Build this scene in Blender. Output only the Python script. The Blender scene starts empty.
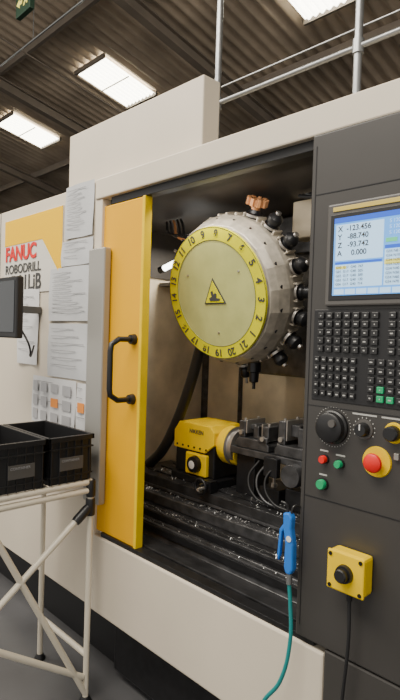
import bpy, bmesh, math, random
from mathutils import Matrix, Vector
random.seed(4)
COL=bpy.context.scene.collection
# ---------------------------------------------------------------- materials
def mat(name, col, rough=0.5, metal=0.0, noise=0.0, nscale=8.0, emit=0.0, col2=None, bump=0.0, spec=None):
    m=bpy.data.materials.new(name); m.use_nodes=True
    nt=m.node_tree; b=nt.nodes['Principled BSDF']
    b.inputs['Base Color'].default_value=(*col,1); b.inputs['Roughness'].default_value=rough
    b.inputs['Metallic'].default_value=metal
    if spec is not None: b.inputs['Specular IOR Level'].default_value=spec
    if noise>0 or col2 or bump>0:
        tc=nt.nodes.new('ShaderNodeTexCoord'); n=nt.nodes.new('ShaderNodeTexNoise')
        n.inputs['Scale'].default_value=nscale; n.inputs['Detail'].default_value=6
        nt.links.new(tc.outputs['Object'],n.inputs['Vector'])
        if noise>0 or col2:
            r=nt.nodes.new('ShaderNodeValToRGB')
            c2=col2 if col2 else tuple(c*(1-noise) for c in col)
            r.color_ramp.elements[0].position=.35; r.color_ramp.elements[1].position=.65
            r.color_ramp.elements[0].color=(*c2,1); r.color_ramp.elements[1].color=(*col,1)
            nt.links.new(n.outputs['Fac'],r.inputs['Fac']); nt.links.new(r.outputs['Color'],b.inputs['Base Color'])
        if bump>0:
            bp=nt.nodes.new('ShaderNodeBump'); bp.inputs['Strength'].default_value=bump; bp.inputs['Distance'].default_value=.01
            nt.links.new(n.outputs['Fac'],bp.inputs['Height']); nt.links.new(bp.outputs['Normal'],b.inputs['Normal'])
    if emit>0:
        b.inputs['Emission Color'].default_value=(*col,1); b.inputs['Emission Strength'].default_value=emit
    return m
cream=mat('cream_paint',(.67,.595,.48),.45,noise=.07,nscale=2)
cream_d=mat('cream_stained',(.74,.63,.45),.5,noise=.4,nscale=3.5)
yellow=mat('yellow_paint',(.80,.405,.0),.45,noise=.06,nscale=3,spec=.2)
yellow2=mat('yellow_enamel',(.86,.58,.0),.42,noise=.08,nscale=12,spec=.2)
lime=mat('lime_yellow',(.70,.66,.0),.55,noise=.08,nscale=15,spec=.2)
lime_p=mat('pale_disc',(.50,.51,.19),.5,noise=.14,nscale=9,spec=.3)
darkp=mat('charcoal_panel',(.046,.043,.040),.42,noise=.1,nscale=5)
darkp2=mat('charcoal_frame',(.085,.08,.075),.4)
black=mat('black_plastic',(.012,.012,.013),.4)
blackm=mat('black_metal',(.02,.02,.022),.35,metal=.4,noise=.4,nscale=20)
rubber=mat('rubber',(.012,.012,.013),.5)
steel=mat('steel',(.50,.47,.43),.35,metal=.75,noise=.25,nscale=14)
steel_d=mat('dark_steel',(.12,.12,.125),.38,metal=.7,noise=.5,nscale=18,bump=.1)
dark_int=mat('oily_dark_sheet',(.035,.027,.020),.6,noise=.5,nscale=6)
table_m=mat('oily_cast_iron',(.055,.055,.058),.36,metal=.5,noise=.6,nscale=12,bump=.3)
silver=mat('cast_aluminium',(.58,.52,.42),.42,metal=.25,noise=.3,nscale=25)
grayp=mat('grey_strip',(.36,.35,.32),.35,metal=.3)
copper=mat('bronze_cutter',(.55,.25,.10),.45,metal=.1)
paper=mat('paper',(.66,.66,.66),.7,noise=.04,nscale=30)
plastic_sl=mat('plastic_sleeve',(.54,.55,.56),.25,noise=.08,nscale=8)
ink=mat('ink',(.05,.05,.05),.7)
inkl=mat('ink_grey',(.28,.28,.29),.7)
red=mat('red',(.70,.015,.01),.35)
orange=mat('orange_print',(.8,.28,.05),.6)
green=mat('green',(.01,.34,.13),.35)
white=mat('white',(.7,.7,.68),.5)
blue=mat('blue_plastic',(.02,.17,.62),.35)
teal=mat('teal_hose',(.01,.22,.22),.3)
pipew=mat('ivory_pipe',(.70,.64,.52),.35)
galv=mat('galvanised',(.36,.37,.37),.35,metal=.8,noise=.15,nscale=10)
concrete=mat('floor_concrete',(.11,.11,.115),.5,noise=.35,nscale=1.5)
lcd=mat('lcd',(.10,.34,.80),.3,emit=.75)
lcd_w=mat('lcd_white',(.42,.66,.92),.3,emit=.75)
lcd_b=mat('lcd_blue',(.02,.10,.60),.3,emit=.6)
lcd_y=mat('lcd_yellow',(.75,.7,.15),.3,emit=.5)
lcd_g=mat('lcd_green',(.1,.55,.25),.3,emit=.5)
roofm=mat('roof_sheet',(.44,.355,.265),.65,noise=.4,nscale=1.2)
beam=mat('beam_paint',(.17,.14,.11),.6,noise=.2,nscale=3)
skym=mat('skylight_sheet',(1,.96,.80),.5,emit=9)
ledm=mat('led_tube',(1,1,.96),.4,emit=9)
wallm=mat('wall_paint',(.16,.155,.14),.7,noise=.3,nscale=.8)
# ---------------------------------------------------------------- helpers
def empty(name,loc=(0,0,0),rot=(0,0,0)):
    e=bpy.data.objects.new(name,None); e.location=loc; e.rotation_euler=rot; e.empty_display_size=.05
    COL.objects.link(e); return e
def mk(name,bm,m,parent=None,bevel=0,smooth=False,loc=None,rot=None):
    me=bpy.data.meshes.new(name); bm.normal_update(); bm.to_mesh(me); bm.free()
    o=bpy.data.objects.new(name,me); COL.objects.link(o)
    for mm in (m if isinstance(m,(list,tuple)) else [m]): me.materials.append(mm)
    if parent: o.parent=parent
    if loc: o.location=loc
    if rot: o.rotation_euler=rot
    if smooth:
        for p in me.polygons: p.use_smooth=True
    if bevel>0:
        bv=o.modifiers.new('bevel','BEVEL'); bv.width=bevel; bv.segments=2; bv.limit_method='ANGLE'; bv.angle_limit=.6
    return o
def bbox(bm,a,b,mi=0):
    x0,y0,z0=a; x1,y1,z1=b
    vs=[bm.verts.new(p) for p in [(x0,y0,z0),(x1,y0,z0),(x1,y1,z0),(x0,y1,z0),(x0,y0,z1),(x1,y0,z1),(x1,y1,z1),(x0,y1,z1)]]
    for f in [(0,3,2,1),(4,5,6,7),(0,1,5,4),(1,2,6,5),(2,3,7,6),(3,0,4,7)]:
        bm.faces.new([vs[i] for i in f]).material_index=mi
def box(name,a,b,m,parent=None,bevel=.003,**k):
    bm=bmesh.new(); bbox(bm,a,b); return mk(name,bm,m,parent,bevel,**k)
def boxes(name,L,m,parent=None,bevel=.002,**k):
    bm=bmesh.new()
    for l in L: bbox(bm,l[0],l[1],l[2] if len(l)>2 else 0)
    return mk(name,bm,m,parent,bevel,**k)
def lathe(name,prof,m,parent=None,axis='Y',n=32,loc=(0,0,0),smooth=True,mats=None,rot=None,bevel=0):
    """prof: list of (r,h); revolves about axis"""
    bm=bmesh.new(); rings=[]
    def P(r,h,a):
        c,s=r*math.cos(a),r*math.sin(a)
        return {'Y':(c,h,s),'X':(h,c,s),'Z':(c,s,h)}[axis]
    for r,h in prof:
        if r<1e-6: rings.append([bm.verts.new(P(0,h,0))])
        else: rings.append([bm.verts.new(P(r,h,2*math.pi*i/n)) for i in range(n)])
    for j in range(len(rings)-1):
        A,B=rings[j],rings[j+1]
        for i in range(n):
            k=(i+1)%n
            if len(A)==1 and len(B)==1: continue
            if len(A)==1: f=[A[0],B[i],B[k]]
            elif len(B)==1: f=[A[i],B[0],A[k]]
            else: f=[A[i],B[i],B[k],A[k]]
            ff=bm.faces.new(f)
            if mats: ff.material_index=mats[j]
    bmesh.ops.recalc_face_normals(bm,faces=bm.faces)
    o=mk(name,bm,m,parent,bevel,smooth=False,loc=loc,rot=rot)
    if smooth:
        for p in o.data.polygons: p.use_smooth=True
        md=o.modifiers.new('es','EDGE_SPLIT'); md.split_angle=.6
    return o
def cyl(name,p0,p1,r,m,parent=None,n=20,r2=None):
    p0=Vector(p0);p1=Vector(p1);d=p1-p0;L=d.length
    o=lathe(name,[(0,0),(r,0),(r if r2 is None else r2,L),(0,L)],m,parent,'Z',n)
    o.rotation_mode='QUATERNION'; o.rotation_quaternion=Vector((0,0,1)).rotation_difference(d.normalized()); o.location=p0
    return o
def tube(name,pts,r,m,parent=None,bez=True,cyclic=False,res=3):
    cu=bpy.data.curves.new(name,'CURVE'); cu.dimensions='3D'; cu.bevel_depth=r; cu.bevel_resolution=res; cu.resolution_u=10; cu.use_fill_caps=True
    if bez:
        s=cu.splines.new('BEZIER'); s.bezier_points.add(len(pts)-1)
        for q,p in zip(s.bezier_points,pts): q.co=p; q.handle_left_type=q.handle_right_type='AUTO'
    else:
        s=cu.splines.new('POLY'); s.points.add(len(pts)-1)
        for q,p in zip(s.points,pts): q.co=(*p,1)
    s.use_cyclic_u=cyclic
    cu.materials.append(m); o=bpy.data.objects.new(name,cu); COL.objects.link(o)
    if parent: o.parent=parent
    return o
def text(name,body,loc,size,m,parent=None,rot=(math.pi/2,0,0),ext=.0006,align='LEFT',bold=0,sx=1):
    cu=bpy.data.curves.new(name,'FONT'); cu.body=body; cu.size=size; cu.extrude=ext; cu.align_x=align; cu.align_y='CENTER'; cu.offset=bold
    cu.materials.append(m); o=bpy.data.objects.new(name,cu); COL.objects.link(o); o.location=loc; o.rotation_euler=rot; o.scale=(sx,1,1)
    if parent: o.parent=parent
    return o
def poly_prism(name,pts,y0,y1,m,parent=None,bevel=0,plane='XZ',**k):
    bm=bmesh.new()
    def P(p,h):
        return {'XZ':(p[0],h,p[1]),'YZ':(h,p[0],p[1]),'XY':(p[0],p[1],h)}[plane]
    A=[bm.verts.new(P(p,y0)) for p in pts]; B=[bm.verts.new(P(p,y1)) for p in pts]
    bm.faces.new(A); bm.faces.new(B[::-1]); n=len(pts)
    for i in range(n): bm.faces.new([A[i],B[i],B[(i+1)%n],A[(i+1)%n]])
    bmesh.ops.recalc_face_normals(bm,faces=bm.faces)
    return mk(name,bm,m,parent,bevel,**k)
# ---------------------------------------------------------------- camera
R=Matrix.Rotation(math.radians(45.6),3,'Z')@Matrix.Rotation(math.radians(90-1.5),3,'X')@Matrix.Rotation(math.radians(1.8),3,'Z')
cam=bpy.data.cameras.new('camera'); co=bpy.data.objects.new('camera',cam); COL.objects.link(co)
co.matrix_world=Matrix.Translation((0,-1.5,1.65))@R.to_4x4(); cam.lens=530/700*36; cam.sensor_width=36; cam.clip_start=.02
bpy.context.scene.camera=co
# ---------------------------------------------------------------- room
FZ=-.13
H=7.0;K=.21
def rz(y): return H-K*y
box('floor',(-24,-8,FZ-.1),(8,16,FZ),concrete,bevel=0)
box('wall_back',(-24,16,FZ),(8,16.2,4.2),wallm,bevel=0)
box('wall_left',(-24.2,-8,FZ),(-24,16,9),wallm,bevel=0)
bm=bmesh.new(); prev=None
N=int(32/.2*6)
for i in range(N+1):
    x=-24+32*i/N; dz=.04*math.cos(2*math.pi*x/.2)
    a=bm.verts.new((x,-8,rz(-8)+dz)); b=bm.verts.new((x,16.2,rz(16.2)+dz))
    if prev: bm.faces.new([prev[0],a,b,prev[1]])
    prev=(a,b)
mk('ceiling',bm,roofm,smooth=True)
tr=empty('roof_beams')
for i,y in enumerate([-3.4,-2.2,-1,.2,1.4,2.6,5.2,6.4,7.6,8.8,10,11.2,12.4]):
    box('purlin_%d'%i,(-24,y-.03,rz(y)-.20),(8,y+.03,rz(y)-.05),beam,tr,0)
for i,x in enumerate([-13.3,-9.65,-5.95,-2.2]):
    for j,(w,d0,d1) in enumerate([(.07,.21,.23),(.012,.23,.38),(.07,.38,.40)]):
        poly_prism('rafter_%d_%d'%(i,j),[(-7,rz(-7)-d0),(16,rz(16)-d0),(16,rz(16)-d1),(-7,rz(-7)-d1)],x-w,x+w,beam,tr,plane='YZ')
for i,xc in enumerate([-3.90,-7.94,-11.3,-15.0]):
    y0,y1=3.43,4.55
    bm=bmesh.new(); pr=None
    for q in range(49):
        x=xc-.42+.84*q/48; dz=-.075+.018*math.cos(2*math.pi*x/.105)
        a=bm.verts.new((x,y0,rz(y0)+dz)); b=bm.verts.new((x,y1,rz(y1)+dz))
        if pr: bm.faces.new([pr[0],a,b,pr[1]])
        pr=(a,b)
    mk('window_%d'%(i+1),bm,skym)
    wf=boxes('trim_%d'%(i+1),[((xc-.42,y-.007,rz(y)-.13),(xc+.42,y+.007,rz(y)-.112)) for y in (3.95,)]+[((xc-.45,y-.02,rz(y)-.12),(xc+.45,y+.02,rz(y)-.05)) for y in (y0,y1)],beam,tr,0)
cd=empty('roof_conduits')
for i,(a,b) in enumerate([((-16,1.9,5.6),(2,1.9,5.6)),((-16,6.0,5.0),(2,6.0,5.0)),((-7.4,-3,6.6),(-7.4,14,3.4))]):
    cyl('conduit_%d'%i,a,b,.012,[galv,galv,beam][i],cd,8)
for i,(x,y) in enumerate([(-6.9,1.9),(-9.4,1.9),(-4.7,1.9),(-8,6.0)]):
    cyl('hanger_%d'%i,(x,y,rz(y)-.1),(x,y,5.6 if y<3 else 5.0),.006,galv,cd,6)
es=empty('exit_sign',(-5.73,1.22,5.3))
box('sign_body',(-.17,-.03,-.13),(.17,.03,.13),mat('sign_dark',(.02,.05,.03),.4),es,.008)
sy=mat('sign_yellow',(.75,.65,.15),.4,emit=.5)
poly_prism('arrow',[(-.14,0),(-.07,.05),(-.07,.02),(-.01,.02),(-.01,-.02),(-.07,-.02),(-.07,-.05)],-.036,-.031,sy,es)
lathe('figure_head',[(0,-.036),(.015,-.036),(.015,-.031)],sy,es,'Y',12,loc=(.07,0,.065))
poly_prism('figure_body',[(.05,.045),(.085,.045),(.09,0),(.12,-.05),(.10,-.06),(.07,-.02),(.045,-.06),(.02,-.06),(.05,-.01)],-.036,-.031,sy,es)
cyl('sign_rod',(0,0,.13),(0,0,rz(1.22)-5.3-.05),.008,galv,es,8)
# ---------------------------------------------------------------- machine body
M=empty('machining_center')
box('left_panel',(-4.4,0,.25),(-2.31,.05,2.415),cream,M,.006)
box('panel_seam',(-3.44,-.003,.25),(-3.435,.0,2.415),darkp2,M,0)
box('top_rail',(-2.31,-.012,2.32),(-.1,.05,2.42),cream,M,.006)
box('left_jamb',(-2.315,-.004,.60),(-2.255,.05,2.32),cream,M,.004)
box('sill',(-2.315,-.012,.25),(-.905,.07,.635),cream,M,.008)
box('sill_lip',(-2.2,.0,.63),(-.95,.05,.655),blackm,M,.002)
box('door_track',(-2.2,.012,2.285),(-1.0,.06,2.322),black,M,.002)
box('roof_cover_box',(-2.66,.04,2.41),(-1.60,.14,2.735),cream,M,.006)
box('machine_roof',(-4.4,.05,2.33),(-.1,1.35,2.38),cream,M,0)
box('base_plinth',(-4.3,.18,FZ),(-.1,1.3,.27),black,M,0)
box('coolant_tank',(-2.2,.10,FZ+.05),(-1.3,.5,.2),blackm,M,.01)
# interior
box('interior_back',(-2.75,1.20,.3),(-.6,1.24,2.35),cream_d,M,0)
box('interior_left',(-2.75,.12,.3),(-2.71,1.2,2.35),cream_d,M,0)
box('interior_right',(-.62,.05,.3),(-.58,1.2,2.35),steel_d,M,0)
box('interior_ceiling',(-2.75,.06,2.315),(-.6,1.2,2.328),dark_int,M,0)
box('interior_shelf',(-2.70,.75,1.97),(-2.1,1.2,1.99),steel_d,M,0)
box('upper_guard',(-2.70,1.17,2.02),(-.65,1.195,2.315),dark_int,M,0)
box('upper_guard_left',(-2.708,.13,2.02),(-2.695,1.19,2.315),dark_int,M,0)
boxes('interior_panel_trim',[((-2.70,1.17,.9),(-2.66,1.2,2.3)),((-2.35,1.17,.9),(-2.335,1.2,1.97)),((-1.30,1.17,.9),(-1.27,1.2,2.3)),((-2.7,1.165,1.62),(-1.2,1.195,1.635))],steel_d,M)
box('chip_guard_left',(-2.7,.1,.6),(-2.45,.9,.80),table_m,M,.01)
box('ceiling_rail',(-2.6,.95,2.24),(-.8,1.0,2.30),blackm,M,.002)
box('column',(-2.0,.80,1.45),(-1.50,1.15,2.30),steel_d,M,.01)
boxes('head_cover',[((-1.54,.60,2.13),(-1.10,1.0,2.31)),((-1.42,.64,1.9),(-1.15,.9,2.12))],[cream_d],M,.01)
boxes('head_bracket',[((-1.50,.55,2.05),(-1.16,.62,2.10)),((-1.30,.5,1.75),(-1.2,.6,1.9)),((-1.16,.5,1.2),(-1.10,.9,2.1))],steel_d,M,.005)
lathe('spindle_nose',[(0,.0),(.045,.0),(.06,.04),(.075,.06),(.075,.2),(.1,.22),(.1,.4),(0,.4)],steel_d,M,'Z',28,loc=(-1.70,.56,1.58))
# bed & table
poly_prism('bed_apron',[(.06,.62),(.06,.66),(.20,.63),(.24,.70),(.34,.70),(.34,.3),(.06,.3)],-2.44,-.62,table_m,M,.004,plane='YZ')
box('way_cover_low',(-2.42,.30,.66),(-.64,1.15,.735),table_m,M,.006)
box('saddle',(-2.36,.34,.735),(-.7,1.1,.79),steel_d,M,.006)
boxes('way_cover_steps',[((-2.42,.20,.655),(-.64,.30,.69)),((-2.40,.255,.69),(-.64,.33,.73)),((-.64-.5,.3,.735),(-.64,.5,.76))],blackm,M,.003)
T=[]
for w0,w1 in [(.40,.465),(.485,.565),(.585,.665),(.685,.75)]:
    T.append(((-2.44,w0,.82),(-.70,w1,.86)))
T.append(((-2.44,.40,.775),(-.70,.75,.825)))
boxes('t_slot_table',T,table_m,M,.003)
boxes('way_rails',[((-2.42,.205,.69),(-.64,.222,.70)),((-2.40,.258,.73),(-.64,.270,.738)),((-2.44,.392,.80),(-.70,.400,.812))],steel_d,M,.002)
bm=bmesh.new()
for i in range(700):
    x=random.uniform(-2.4,-1.2); 
    y,z=random.choice([(random.uniform(.41,.55),.862),(random.uniform(.21,.29),.692),(random.uniform(.345,.395),.792),(random.uniform(.26,.32),.732)])
    a=random.uniform(0,6.28); l=random.uniform(.004,.012)
    d=Vector((math.cos(a)*l,math.sin(a)*l,random.uniform(0,.008))); w=Vector((-math.sin(a),math.cos(a),.4))*.0024
    p=Vector((x,y,z+.001))
    bm.faces.new([bm.verts.new(p),bm.verts.new(p+d),bm.verts.new(p+d+w),bm.verts.new(p+w)])
mk('metal_chips',bm,mat('chip_metal',(.7,.7,.7),.3,metal=.5),M)
lamp=empty('machine_lamp')
cyl('lamp_tube',(-2.50,.62,2.06),(-2.12,.62,2.16),.018,ledm,lamp)
cyl('lamp_bracket',(-2.50,.62,2.06),(-2.54,.62,2.05),.022,black,lamp)
tube('coolant_hose',[(-1.98,.52,1.85),(-2.03,.50,1.62),(-2.12,.50,1.36),(-2.23,.50,1.13),(-2.33,.50,.98),(-2.47,.52,.87)],.030,rubber,M)
for i in range(5):
    tube('pneumatic_line_%d'%i,[(-2.35+i*.03,.5,2.3),(-2.2+i*.05,.42,2.2-i*.02),(-2.0+i*.03,.55,2.22),(-1.85,.7,2.25)],.007,[rubber,steel_d,copper,rubber,rubber][i],M)
for i in range(5):
    tube('spindle_cable_%d'%i,[(-1.35-i*.02,.5,2.3),(-1.3+i*.03,.45,2.2),(-1.25+i*.02,.5,2.05-i*.02),(-1.35,.75,1.9)],.008,[rubber,rubber,galv,rubber,rubber][i],M)
# ---------------------------------------------------------------- door
D=empty('sliding_door')
box('door_panel',(-2.275,.012,.65),(-1.935,.045,2.285),yellow,D,.008)
boxes('door_edge',[((-1.945,.006,.65),(-1.925,.05,2.285))],yellow2,D,.004)
box('door_grey_strip',(-2.32,-.035,.80),(-2.18,.008,2.07),grayp,D,.008)
HX=-1.985
tube('handle_bar',[(HX,.012,1.625),(HX,-.075,1.625),(HX,-.115,1.60),(HX,-.12,1.57),(HX,-.12,1.40),(HX,-.115,1.37),(HX,-.075,1.345),(HX,.012,1.345)],.013,black,D,bez=False,res=5)
for z in (1.625,1.345):
    lathe('handle_flange',[(0,-.02),(.022,-.02),(.026,.005),(0,.005)],black,D,'Y',20,loc=(HX,.008,z))
# ---------------------------------------------------------------- turret
TU=empty('tool_turret',(-1.752,.30,1.85),(math.radians(12),0,0)); TU.scale=(.975,1,.975)
lathe('face_plate',[(0,0),(.258,0),(.258,-.002),(.318,-.002),(.322,.004),(.322,.014),(0,.014)],[lime_p,lime,silver],TU,'Y',84,mats=[0,0,1,1,2,2])
lathe('turret_body',[(.30,.014),(.330,.016),(.352,.05),(.374,.10),(.374,.205),(.33,.225),(.2,.225),(.2,.30),(0,.30)],silver,TU,'Y',21,smooth=False,bevel=.004)
for k in range(21):
    a=math.radians(-41+k*360/21)
    c,s=math.cos(a),math.sin(a)
    text('number_%d'%(k+1),str(k+1),(c*.288,-.0035,s*.288),.050,ink,TU,rot=(Matrix.Rotation(-(a-math.pi/2),3,'Y')@Matrix.Rotation(math.pi/2,3,'X')).to_euler(),align='CENTER',bold=.0012)
for rr in (.258,.318):
    lathe('ring_line',[(rr-.0012,-.0035),(rr+.0012,-.0035)],ink,TU,'Y',84)
for k in range(21):
    a=math.radians(-41+(k+.5)*360/21)
    e=empty('rim_detail_%d'%k,(math.cos(a)*.352,.055,math.sin(a)*.352)); e.parent=TU; e.rotation_euler=(0,math.pi/2-a,0)
    boxes('slot',[((-.012,.055,-.02),(.012,.13,.0185))],dark_int,e,.003)
    lathe('rim_bolt',[(0,.008),(.009,.008),(.009,-.01)],blackm,e,'Z',10,loc=(0.0,.01,-.002))
tri=[(.0,.078),(-.072,-.047),(.072,-.047)]
poly_prism('warning_border',[(x,z) for x,z in tri],-.004,-.001,ink,TU)
poly_prism('warning_label',[(x*.84,(z-(-.005))*.84-.005) for x,z in tri],-.006,-.003,lime,TU)
poly_prism('warning_hand',[(-.034,-.020),(-.026,-.032),(.034,-.032),(.040,-.022),(.016,-.018),(.020,.0),(.010,.008),(.0,-.002),(-.006,.018),(-.018,.012),(-.014,-.010)],-.008,-.005,ink,TU)
for (x,z) in [(.17,.1),(-.17,.1),(.0,-.19)]:
    lathe('cover_bolt',[(0,-.004),(.005,-.004),(.006,0)],steel,TU,'Y',12,loc=(x,0,z))
def tool(k,a,kind):
    e=empty('tool_holder_%d'%k,(math.cos(a)*.358,.155,math.sin(a)*.358)); e.parent=TU
    e.rotation_euler=(0,math.pi/2-a,0)   # local +Z points outward
    e.scale=(1.3,1.3,1.2)
    if kind=='pot':
        boxes('gripper',[((-.028,-.03,.0),(-.018,.035,.020)),((.018,-.03,.0),(.028,.035,.020))],silver,e,.003)
        return
    boxes('gripper',[((-.034,-.02,.0),(-.026,.03,.025)),((.026,-.02,.0),(.034,.03,.025))],silver,e,.004)
    lathe('flange',[(0,-.01),(.022,-.01),(.024,.006),(.020,.010),(.020,.014),(.030,.018),(.030,.028),(.022,.032),(.018,.045),(0,.045)],[blackm,steel],e,'Z',24,mats=[0,0,0,0,0,1,0,0,0])
    if kind=='collet':
        lathe('collet_nut',[(0,.04),(.019,.04),(.021,.046),(.021,.07),(.016,.078),(.006,.078),(.006,.105),(0,.105)],[blackm,steel],e,'Z',16,mats=[0,0,0,0,0,1,1])
    if kind=='ball':
        lathe('holder_cap',[(0,.034),(.022,.034),(.027,.046),(.027,.060),(.018,.072),(.010,.076),(.01,.085),(0,.086)],[black,steel],e,'Z',20,mats=[0,0,0,0,0,1,1])
    if kind=='mill':
        e.scale=(1.4,1.4,1.2)
        lathe('arbor',[(0,.04),(.016,.04),(.016,.055),(.028,.06),(.028,.085),(.012,.085),(.010,.08),(0,.08)],copper,e,'Z',20)
        bm=bmesh.new()
        for i in range(9):
            mtx=Matrix.Rotation(i*2*math.pi/9,4,'Z'); n0=len(bm.verts)
            bbox(bm,(.024,-.006,.060),(.037,.006,.090)); bm.verts.ensure_lookup_table()
            for v in bm.verts[n0:]: v.co=mtx@v.co
        mk('cutter_teeth',bm,copper,e,.002)
kinds={1:'ball',2:'ball',3:'collet',4:'ball',5:'ball',6:'ball',7:'mill',8:'pot',10:'pot',12:'collet',13:'ball',19:'collet',21:'ball',20:'pot'}
for k in range(1,22):
    a=math.radians(-41+17.143*(k-1)+3)
    tool(k,a,kinds.get(k,'pot'))
sp=empty('spindle_tool',(-1.66,.50,1.47)); sp.parent=M
lathe('tool_body',[(0,-.07),(.008,-.07),(.008,-.04),(.022,-.035),(.024,.01),(.034,.015),(.034,.06),(0,.06)],blackm,sp,'Z',20)
# ---------------------------------------------------------------- rotary table (4th axis)
RT=empty('rotary_table')
box('base',(-2.20,.46,.86),(-1.86,.72,.90),blackm,RT,.004)
poly_prism('housing',[(-2.20,.90),(-2.20,1.12),(-2.15,1.17),(-1.93,1.17),(-1.90,1.14),(-1.90,.90)],.49,.70,blackm,RT,.008)
poly_prism('yellow_cover',[(-2.205,1.03),(-2.205,1.125),(-2.165,1.178),(-1.925,1.178),(-1.895,1.145),(-1.895,1.08),(-1.96,1.03)],.478,.705,yellow2,RT,.005)
box('lower_yellow',(-2.10,.470,.905),(-1.94,.50,1.02),yellow2,RT,.006)
lathe('brake_dial',[(0,-.03),(.022,-.03),(.03,-.026),(.042,-.024),(.046,0),(0,0)],[white,blackm,yellow2],RT,'Y',28,loc=(-2.02,.47,.965),mats=[0,1,1,1,2])
text('maker_mark','NIKKEN',(-2.08,.476,1.135),.030,ink,RT,bold=.0005)
boxes('housing_bolts',[((-2.18+.045*i,.474,1.045),(-2.17+.045*i,.48,1.055)) for i in range(6)],blackm,RT,.001)
lathe('motor_cap',[(0,-.03),(.05,-.03),(.06,-.01),(.06,.1),(0,.1)],yellow2,RT,'X',28,loc=(-1.90,.59,1.04))
lathe('spindle_flange',[(0,0),(.095,0),(.10,.01),(.10,.055),(.085,.06),(.085,.09),(0,.09)],[yellow2,steel],RT,'X',36,loc=(-1.895,.59,1.08),mats=[0,0,0,1,1,1])
box('trunnion_plate',(-1.80,.50,1.065),(-1.16,.68,1.10),steel_d,RT,.004)
poly_prism('tailstock',[(.47,.86),(.47,.92),(.53,1.22),(.65,1.22),(.71,.92),(.71,.86)],-1.16,-1.07,blackm,RT,.006,plane='YZ')
box('riser_block',(-1.78,.53,.86),(-1.66,.65,1.065),blackm,RT,.004)
lathe('plate_boss',[(0,0),(.05,0),(.055,.01),(.055,.05),(0,.05)],steel_d,RT,'Y',24,loc=(-1.40,.46,1.03))
boxes('clamp_blocks',[((-1.62,.52,.86),(-1.50,.60,.93)),((-1.45,.50,.86),(-1.33,.62,.96)),((-1.30,.49,.86),(-1.22,.56,.92)),((-1.30,.47,.98),(-1.20,.50,1.06)),((-1.56,.47,1.0),(-1.48,.50,1.09))],blackm,RT,.004)
for i,(x,y,z) in enumerate([(-1.56,.56,.93),(-1.39,.56,.96),(-1.26,.525,.92)]):
    lathe('clamp_nut_%d'%i,[(0,.045),(.008,.045),(.008,.018),(.016,.018),(.016,0)],steel,RT,'Z',6,loc=(x,y,z),smooth=False)
def vise(x,y,z,w,h):
    V=empty('machine_vise',(x,y,z))
    poly_prism('vise_base',[(-w,0),(-w,.03),(-w+.02,.05),(w-.02,.05),(w,.03),(w,0)],-.085,.085,steel_d,V,.004)
    boxes('jaws',[((-w+.012,-.075,.05),(-w+.052,.08,h)),((w-.045,-.08,.05),(w-.005,.08,h*.92)),((-.012,-.06,.05),(.022,.07,h*.86)),((-w+.0,-.06,.05),(-w+.012,.0,h*.7)),((w-.06,-.095,.045),(w-.0,-.08,h*.55))],[steel_d],V,.004)
    boxes('jaw_plates',[((-w+.052,-.07,.07),(-w+.060,.075,h+.006)),((w-.053,-.075,.07),(w-.045,.075,h))],steel,V,.002)
    boxes('workpiece',[((-w+.060,-.04,.09),(-.012,.05,h-.015)),((.022,-.03,.085),(w-.053,.045,h-.03))],steel_d,V,.003)
    lathe('front_bolt',[(0,-.012),(.012,-.012),(.012,0)],steel,V,'Y',12,loc=(-w+.032,-.075,.075))
    lathe('front_bolt',[(0,-.012),(.012,-.012),(.012,0)],steel,V,'Y',12,loc=(w-.025,-.095,.065))
    lathe('screw',[(0,0),(.014,0),(.014,.03),(.009,.03),(.009,.05),(0,.05)],steel,V,'X',16,loc=(w-.005,0,.028))
    for i in range(4):
        lathe('bolt',[(0,.012),(.008,.012),(.008,0)],steel,V,'Z',10,loc=((-w+.032) if i%2 else (w-.025),-.05+.1*(i//2),h*(1 if i%2 else .92)))
vise(-1.665,.59,1.102,.105,.13)
vise(-1.40,.59,1.102,.125,.16)
for i in range(3):
    tube('hydraulic_hose_%d'%i,[(-1.60+i*.05,.49,1.06),(-1.63+i*.05,.45,.98),(-1.58+i*.05,.44,.90),(-1.50+i*.06,.46,.872)],.006,[rubber,steel_d,rubber][i],RT)
HC=empty('hand_wheel',(-1.86,.395,.90))
lathe('hub',[(0,-.05),(.013,-.05),(.015,0),(.012,.06),(0,.06)],blackm,HC,'Y',16)
o=tube('wheel_rim',[(.035*math.cos(t),-.04,.035*math.sin(t)) for t in [i*math.pi/4 for i in range(8)]],.008,blackm,HC,cyclic=True)
cyl('crank_knob',(.03,-.045,.0),(.03,-.09,0),.008,steel,HC)
boxes('bearing_block',[((-.03,.0,-.039),(.03,.05,.02))],blackm,HC)
# ---------------------------------------------------------------- control panel
CP=empty('control_panel')
box('cabinet',(-1.012,-.02,.66),(-.10,.05,2.318),darkp,CP,.006)
box('cabinet_lower',(-.90,-.018,FZ+.1),(-.10,.05,.655),darkp,CP,.006)
box('cabinet_side',(-1.01,.05,.66),(-.99,.35,2.3),darkp,CP,0)
boxes('seams',[((-.996,-.0215,.70),(-.994,-.0195,2.28)),((-.994,-.0215,1.135),(-.1,-.0195,1.138)),((-.994,-.0215,2.12),(-.1,-.0195,2.123)),((-.994,-.0215,1.435),(-.6,-.0195,1.437))],black,CP,0)
box('screen_bezel',(-.937,-.035,1.757),(-.44,-.018,2.078),darkp2,CP,.006)
box('bezel_strip',(-.915,-.038,2.052),(-.46,-.034,2.066),mat('amber_strip',(.60,.46,.10),.4),CP,.001)
box('screen_inner',(-.922,-.037,1.775),(-.46,-.0345,2.043),black,CP,.002)
box('lcd',(-.907,-.039,1.79),(-.50,-.0365,2.03),lcd,CP,0)
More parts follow.
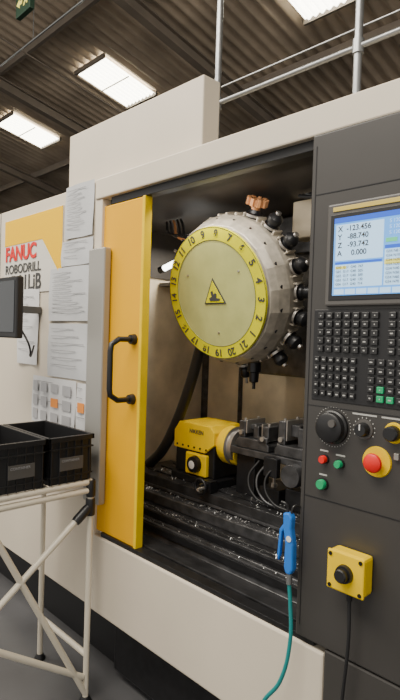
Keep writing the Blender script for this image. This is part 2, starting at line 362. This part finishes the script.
boxes('lcd_header',[((-.907,-.0395,2.014),(-.50,-.0385,2.03)),((-.737,-.0395,1.922),(-.51,-.0388,1.932)),((-.900,-.0395,1.886),(-.745,-.0388,1.893))],lcd_b,CP,0)
boxes('lcd_windows',[((-.900,-.0395,1.897),(-.742,-.0388,2.008)),((-.737,-.0395,1.815),(-.51,-.0388,1.920)),((-.900,-.0395,1.815),(-.742,-.0388,1.884))],lcd_w,CP,0)
boxes('lcd_softkeys',[((-.900+.038*i,-.0398,1.793),(-.866+.038*i,-.0388,1.809)) for i in range(10)],lcd_w,CP,0)
boxes('lcd_marks',[((-.737,-.0402,1.876),(-.60,-.0397,1.890)),((-.898,-.0402,1.871),(-.86,-.0397,1.880))],lcd_y,CP,0)
boxes('lcd_marks_green',[((-.735,-.0398,1.94),(-.70,-.0388,1.952)),((-.69,-.0398,1.94),(-.655,-.0388,1.952))],lcd_g,CP,0)
for i,(l) in enumerate(['X  -123.456','Y   -88.740','Z   -93.742','A     0.000']):
    text('lcd_axis_%d'%i,l,(-.893,-.040,1.994-.025*i),.023,ink,CP,ext=.0001,bold=.0004)
    if i<3: text('lcd_side_%d'%i,'S 12000 T%02d F 850'%(i+3),(-.725,-.040,2.000-.017*i),.015,lcd_w,CP,ext=.0001)
for i in range(8):
    text('lcd_code_%d'%i,'G54 N%d X%d.0 Y%d.2 M08'%(10*i,random.randint(10,99),random.randint(10,99)),(-.732,-.0408,1.913-.0126*i),.011,ink,CP,ext=.0001)
for i in range(5):
    text('lcd_feed_%d'%i,'G0%d  G17  G40  %d'%(i,random.randint(100,999)),(-.896,-.0408,1.876-.013*i),.011,ink,CP,ext=.0001)
keym=mat('key_dark',(.022,.022,.023),.35); keyl=mat('key_legend',(.42,.42,.40),.5)
KB=[];LG=[];GK=[]
def key(x,z,w=.022,h=.020,leg=True,L=KB):
    L.append(((x-w/2,-.030,z-h/2),(x+w/2,-.018,z+h/2)))
    if leg:
        lw=random.choice([.003,.006,.009]); LG.append(((x-lw/2,-.0306,z-.002),(x+lw/2,-.0299,z+.002)))
box('keyboard_plate',(-.980,-.0225,1.455),(-.48,-.019,1.748),black,CP,.002)
for r in range(5):
    for c in range(7): key(-.951+c*.031,1.728-r*.0265)
    for c in range(6): key(-.711+c*.031,1.728-r*.0265)
for r in range(5):
    for c in range(6): key(-.961+c*.026,1.588-r*.027,.018,.018)
    for c in range(8): 
        if r in(3,4) and c==1: key(-.771+c*.031,1.588-r*.027,L=GK)
        elif r==4 and c==2: key(-.771+c*.031,1.588-r*.027,L=GK)
        else: key(-.771+c*.031,1.588-r*.027)
boxes('keys',KB,keym,CP,.002); boxes('key_legends',LG,keyl,CP,0); boxes('green_keys',GK,green,CP,.002)
def pbtn(name,x,z,r,m,base=black,h=.022):
    e=empty(name,(x,-.02,z)); e.parent=CP
    lathe('collar',[(0,-.006),(r*1.2,-.006),(r*1.3,0),(0,0)],base,e,'Y',28)
    lathe('cap',[(0,-h),(r*.85,-h),(r,-h+.004),(r,-.004),(0,-.004)],m,e,'Y',28)
pbtn('red_button',-.922,1.268,.0125,red); pbtn('green_button',-.866,1.263,.0125,green); pbtn('start_button',-.925,1.187,.016,green)
JX=-.897
lathe('jog_dial',[(0,-.034),(.040,-.034),(.046,-.030),(.048,-.012),(.053,-.008),(.055,0),(0,0)],black,CP,'Y',48,loc=(JX,-.02,1.375))
lathe('jog_dial_recess',[(.0,-.0345),(.012,-.0345),(.012,-.044),(0,-.044)],darkp2,CP,'Y',20,loc=(JX+.019,-.02,1.392))
TK=[]
for i in range(40):
    t=i*2*math.pi/40
    TK.append(((JX+.0625*math.cos(t)-.0012,-.0212,1.375+.0625*math.sin(t)-.0012),(JX+.0625*math.cos(t)+.0012,-.0198,1.375+.0625*math.sin(t)+.0012)))
boxes('dial_ticks',TK,keyl,CP,0)
def knob(x,z,r):
    lathe('selector_base',[(0,-.004),(r*1.35,-.004),(r*1.4,0),(0,0)],darkp2,CP,'Y',28,loc=(x,-.02,z))
    lathe('selector_knob',[(0,-.028),(r*.8,-.028),(r*.9,-.024),(r,-.004),(0,-.004)],black,CP,'Y',24,loc=(x,-.02,z))
    box('selector_pointer',(x-.002,-.0495,z),(x+.002,-.0475,z+r*.8),white,CP,0)
    T2=[]
    for i in range(12):
        t=math.radians(-30+i*240/11); rr=r*1.6
        T2.append(((x+rr*math.cos(t)-.0014,-.0212,z+rr*math.sin(t)-.002),(x+rr*math.cos(t)+.0014,-.0198,z+rr*math.sin(t)+.002)))
    boxes('selector_ticks',T2,keyl,CP,0)
knob(-.790,1.383,.022); knob(-.60,1.386,.022)
lathe('override_base',[(0,-.005),(.029,-.005),(.031,0),(0,0)],yellow2,CP,'Y',32,loc=(-.695,-.02,1.386))
lathe('override_knob',[(0,-.032),(.018,-.032),(.022,-.027),(.023,-.004),(0,-.004)],black,CP,'Y',28,loc=(-.695,-.02,1.386))
E=empty('emergency_stop',(-.744,-.02,1.293)); E.parent=CP
lathe('yellow_ring',[(0,-.006),(.044,-.006),(.046,0),(0,0)],yellow2,E,'Y',40)
lathe('mushroom_button',[(0,-.042),(.018,-.041),(.027,-.035),(.029,-.028),(.024,-.022),(.014,-.018),(.014,-.004),(0,-.004)],red,E,'Y',32)
pbtn('panel_lamp',-.65,1.29,.014,red); box('key_switch',(-.69,-.03,1.31),(-.675,-.018,1.33),steel,CP,.002)
boxes('button_legends',[((-.940,-.0212,1.292),(-.910,-.0198,1.297)),((-.882,-.0212,1.287),(-.850,-.0198,1.292)),((-.940,-.0212,1.214),(-.912,-.0198,1.219)),((-.83,-.0212,1.425),(-.75,-.0198,1.430)),((-.735,-.0212,1.425),(-.665,-.0198,1.430))],keyl,CP,0)
YB=empty('pushbutton_box',(-.800,-.0215,.955))
box('box_body',(-.060,-.055,-.058),(.060,0,.058),yellow2,YB,.010)
box('box_lid',(-.062,-.062,-.060),(.062,-.052,.060),yellow2,YB,.006)
lathe('button_collar',[(0,-.012),(.026,-.012),(.028,0),(0,0)],black,YB,'Y',28,loc=(0,-.062,.0))
lathe('button_cap',[(0,-.032),(.017,-.032),(.020,-.028),(.020,-.01),(0,-.01)],black,YB,'Y',28,loc=(0,-.062,.0))
for x in(-.05,.05):
    for z in (-.048,.048): lathe('screw',[(0,-.003),(.006,-.003),(.006,0)],blackm,YB,'Y',10,loc=(x,-.062,z))
cyl('cable_gland',(0,-.03,-.06),(0,-.03,-.09),.010,black,YB)
tube('cable',[(0,-.03,-.085),(.004,-.032,-.2),(-.012,-.03,-.42),(-.02,-.03,-.65),(-.01,-.012,-1.07)],.0055,rubber,YB)
# ---------------------------------------------------------------- air blow gun
AG=empty('air_blow_gun',(-1.03,-.05,.97))
poly_prism('gun_body',[(-.018,.10),(.006,.105),(.018,.09),(.016,.05),(.026,.0),(.028,-.08),(.018,-.10),(.0,-.10),(-.008,-.08),(-.006,.0),(-.016,.05)],-.014,.014,blue,AG,.006)
poly_prism('gun_lever',[(-.020,.06),(-.034,.04),(-.040,-.05),(-.036,-.07),(-.030,-.05),(-.024,.03),(-.012,.05)],-.008,.008,blue,AG,.003)
tube('gun_nozzle',[(-.008,0,.10),(-.008,0,.12),(-.014,-.005,.13),(-.030,-.005,.132)],.005,black,AG)
tube('gun_hook',[(.006,0,.10),(.012,.01,.125),(.02,.03,.12)],.004,black,AG)
cyl('gun_fitting',(.008,0,-.10),(.008,0,-.135),.010,galv,AG)
cyl('gun_label',(.011,-.0155,.02),(.011,-.0165,.02),.010,white,AG)
tube('air_hose',[(.008,0,-.13),(.016,0,-.20),(.024,-.005,-.32),(.0,-.02,-.46),(-.06,-.03,-.56),(-.10,-.03,-.72),(-.04,-.05,-1.09)],.007,teal,AG)
# ---------------------------------------------------------------- brand sign
BS=empty('brand_sign')
box('sign_plate',(-3.36,-.006,1.88),(-2.63,-.001,2.345),mat('sign_white',(.66,.63,.56),.4),BS,.001)
poly_prism('yellow_band',[(-3.355,2.185),(-3.355,2.343),(-2.632,2.343),(-2.632,1.95),(-2.86,2.185)],-.008,-.005,mat('sign_yellow_print',(.85,.50,.0),.5,spec=.15),BS)
text('brand_text','FANUC',(-3.34,-.0095,2.125),.125,red,BS,bold=.004,ext=.001)
text('model_text','ROBODRILL',(-3.34,-.0085,2.03),.078,ink,BS,ext=.001,bold=.001,sx=1.12)
text('type_text','αD21LiB',(-3.34,-.0085,1.94),.13,ink,BS,ext=.001,bold=.002)
# ---------------------------------------------------------------- papers
def sheet(name,x0,x1,z0,z1,m,lines=0,y=-.006,blocks=None):
    e=empty(name)
    bm=bmesh.new(); n=6
    vs=[]
    for i in range(n+1):
        for j in range(n+1):
            x=x0+(x1-x0)*i/n; z=z0+(z1-z0)*j/n
            vs.append(bm.verts.new((x,y-.004*math.sin(i*1.3+j*.7)-.004,z)))
    for i in range(n):
        for j in range(n): bm.faces.new([vs[i*(n+1)+j],vs[(i+1)*(n+1)+j],vs[(i+1)*(n+1)+j+1],vs[i*(n+1)+j+1]])
    mk('sheet',bm,m,e,smooth=True)
    L=[]
    if lines:
        w=x1-x0;h=z1-z0
        for i in range(lines):
            z=z1-h*(.1+.8*i/lines)
            L.append(((x0+w*.1,y-.0115,z-.002),(x0+w*random.uniform(.5,.9),y-.0105,z+.001)))
        boxes('print_lines',L,inkl,e,0)
    if blocks:
        for i,(a,b,c,d,mm) in enumerate(blocks):
            w=x1-x0;h=z1-z0
            box('picture_%d'%i,(x0+w*a,y-.012,z0+h*b),(x0+w*c,y-.0105,z0+h*d),mm,e,0)
    return e
sheet('document_sleeve',-2.60,-2.325,2.15,2.43,plastic_sl,9)
sheet('document_sleeve',-2.63,-2.325,2.005,2.14,plastic_sl,3)
sheet('document_sleeve',-2.755,-2.325,1.71,2.0,plastic_sl,10)
sheet('document_sleeve',-2.755,-2.325,1.40,1.695,plastic_sl,6)
sheet('document_page',-3.14,-2.88,1.45,1.90,paper,8)
pg=mat('print_grey',(.40,.40,.41),.7)
sheet('instruction_poster',-2.93,-2.45,1.12,1.39,paper,2,blocks=[(.05,.08+.3*j,.05+.11,.30+.3*j,pg) for j in range(3)]+[(.24,.08+.3*j,.38,.28+.3*j,pg) for j in range(3)]+[(.48,.1+.3*j,.64,.28+.3*j,orange if j==1 else pg) for j in range(3)]+[(.74,.08+.3*j,.92,.28+.3*j,pg) for j in range(3)])
sheet('instruction_poster',-2.44,-2.335,1.13,1.385,paper,4,blocks=[(.2,.4,.8,.6,orange)])
# ---------------------------------------------------------------- wall monitor
WM=empty('wall_monitor',(-2.53,-.30,1.77))
box('monitor_body',(-.42,-.02,-.16),(.02,.02,.15),black,WM,.008)
box('monitor_screen',(-.40,-.023,-.13),(.0,-.019,.13),mat('screen_off',(.03,.035,.04),.12),WM,.001)
boxes('monitor_bracket',[((-.38,.02,-.05),(-.30,.035,.05)),((-.36,.035,-.02),(-.32,.295,.02))],darkp2,WM)
tube('monitor_cable',[(-.02,.02,-.10),(.03,.05,-.20),(-.02,.08,-.25),(-.12,.15,-.2)],.005,rubber,WM)
# ---------------------------------------------------------------- pipe rack + crates
PR=empty('pipe_rack')
x1,x0=-2.145,-2.60; ya,yb=-.10,-1.02
r=.0145
def pipe(a,b): return cyl('pipe',a,b,r,pipew,PR,16)
for x in (x1,x0):
    for y in (ya,yb): 
        pipe((x,y,FZ),(x,y,.945))
        lathe('foot',[(0,0),(.03,0),(.03,.01),(.018,.03),(0,.03)],black,PR,'Z',16,loc=(x,y,FZ))
    pipe((x,ya,.940),(x,yb,.940)); pipe((x,ya,.900),(x,yb,.900)) if x==x1 else None
for y in (ya,-.33,-.57,yb): pipe((x1,y,.940),(x0,y,.940))
pipe((x1,ya-.01,.82),(x1,yb,.10)); pipe((x1,ya,-.09),(x1,-.62,.89)); pipe((x1,ya-.02,.0),(x1,yb,.62))
pipe((x1,ya,.10),(x0,ya,.10)); pipe((x1,yb,.10),(x0,yb,.10))
for (x,y,z) in [(x1,ya,.82),(x1,ya,.91),(x1,yb,.1),(x1,yb,.91),(x0,ya,.91)]:
    lathe('pipe_joint',[(.0,-.04),(.021,-.04),(.023,-.03),(.023,.03),(.021,.04),(0,.04)],black,PR,'Z',16,loc=(x,y,z))
lathe('pipe_joint',[(.0,-.045),(.021,-.045),(.023,-.03),(.023,.03),(.021,.045),(0,.045)],black,PR,'Z',16,loc=(x1,ya-.045,.79),rot=(-.9,0,0))
def crate(y0,y1):
    C=empty('plastic_crate',((x1+x0)/2+.01,(y0+y1)/2,.958)); hx=.235;hy=(y1-y0)/2;h=.215;t=.006
    L=[((-hx+.01,-hy+.01,0),(hx-.01,hy-.01,t)),((-hx+.01,-hy+.01,0),(-hx+.01+t,hy-.01,h)),((hx-.01-t,-hy+.01,0),(hx-.01,hy-.01,h)),((-hx+.01,-hy+.01,0),(hx-.01,-hy+.01+t,h)),((-hx+.01,hy-.01-t,0),(hx-.01,hy-.01,h))]
    for z0,z1,o in [(h-.022,h,0),(h-.06,h-.053,.002),(.03,.036,.004)]:
        L+=[((hx-.012,-hy+o,z0),(hx-o,hy-o,z1)),((-hx+o,-hy+o,z0),(-hx+.012,hy-o,z1)),((-hx+o,-hy+o,z0),(hx-o,-hy+.012,z1)),((-hx+o,hy-.012,z0),(hx-o,hy-o,z1))]
    for i in range(6):
        y=-hy+.02+(2*hy-.04)*i/5
        L.append(((hx-.012,y-.003,.0),(hx-.004,y+.003,h)))
    boxes('crate_shell',L,black,C,.0015)
    box('label_holder',(hx-.004,-.06,.06),(hx+.0,.06,.12),darkp2,C,.001)
    text('crate_text','CONTAINER',(hx+.001,-.052,.105),.016,inkl,C,rot=(math.pi/2,0,math.pi/2))
    boxes('contents',[((-.15,-.06,t),(-.02,.05,.12)),((.02,-.07,t),(.14,.06,.09))],steel_d,C,.004)
crate(-.335,-.098); crate(-.577,-.340); crate(-.82,-.582)
# ---------------------------------------------------------------- service pipes behind machine
SP=empty('service_pipes')
cyl('vertical_pipe',(-2.07,.6,2.38),(-2.07,.6,7-.3),.018,galv,SP,16)
cyl('vertical_pipe_b',(-1.22,.6,2.38),(-1.22,.6,7-.3),.018,galv,SP,16)
cyl('cross_pipe',(-2.07,.6,2.93),(1.0,.6,2.93),.013,galv,SP,16)
for x in (-2.07,-1.22): lathe('clamp',[(0,-.03),(.025,-.03),(.025,.03),(0,.03)],galv,SP,'Z',16,loc=(x,.6,2.93))
cyl('cross_pipe_thin',(-3.6,1.2,3.4),(1.0,1.2,3.4),.006,galv,SP,10)
# ---------------------------------------------------------------- lights
def area(name,loc,rot,sx,sy,p,col=(1,1,1)):
    l=bpy.data.lights.new(name,'AREA'); l.shape='RECTANGLE'; l.size=sx; l.size_y=sy; l.energy=p; l.color=col
    o=bpy.data.objects.new(name,l); o.location=loc; o.rotation_euler=rot; COL.objects.link(o); return o
area('overhead_fill_1',(-1.5,-3.0,5.8),(math.radians(20),0,0),4,1.6,400,(1,.93,.82))  # added soft fill above the aisle, out of view; no real luminaire
area('overhead_fill_2',(-5.5,-2.0,5.8),(math.radians(12),0,0),4,1.6,330,(1,.93,.82))  # second added overhead fill, further left
area('machine_work_light',(-2.25,.85,2.22),(0,0,0),.5,.2,12,(1,.92,.78))
area('turret_fill',(-1.55,.12,2.27),(math.radians(30),0,0),.9,.05,4.5,(1,.94,.85))  # added fill behind the header to brighten the turret rim; no fixture there
w=bpy.data.worlds.new('world'); bpy.context.scene.world=w; w.use_nodes=True
w.node_tree.nodes['Background'].inputs[0].default_value=(1,.955,.89,1); w.node_tree.nodes['Background'].inputs[1].default_value=1.0
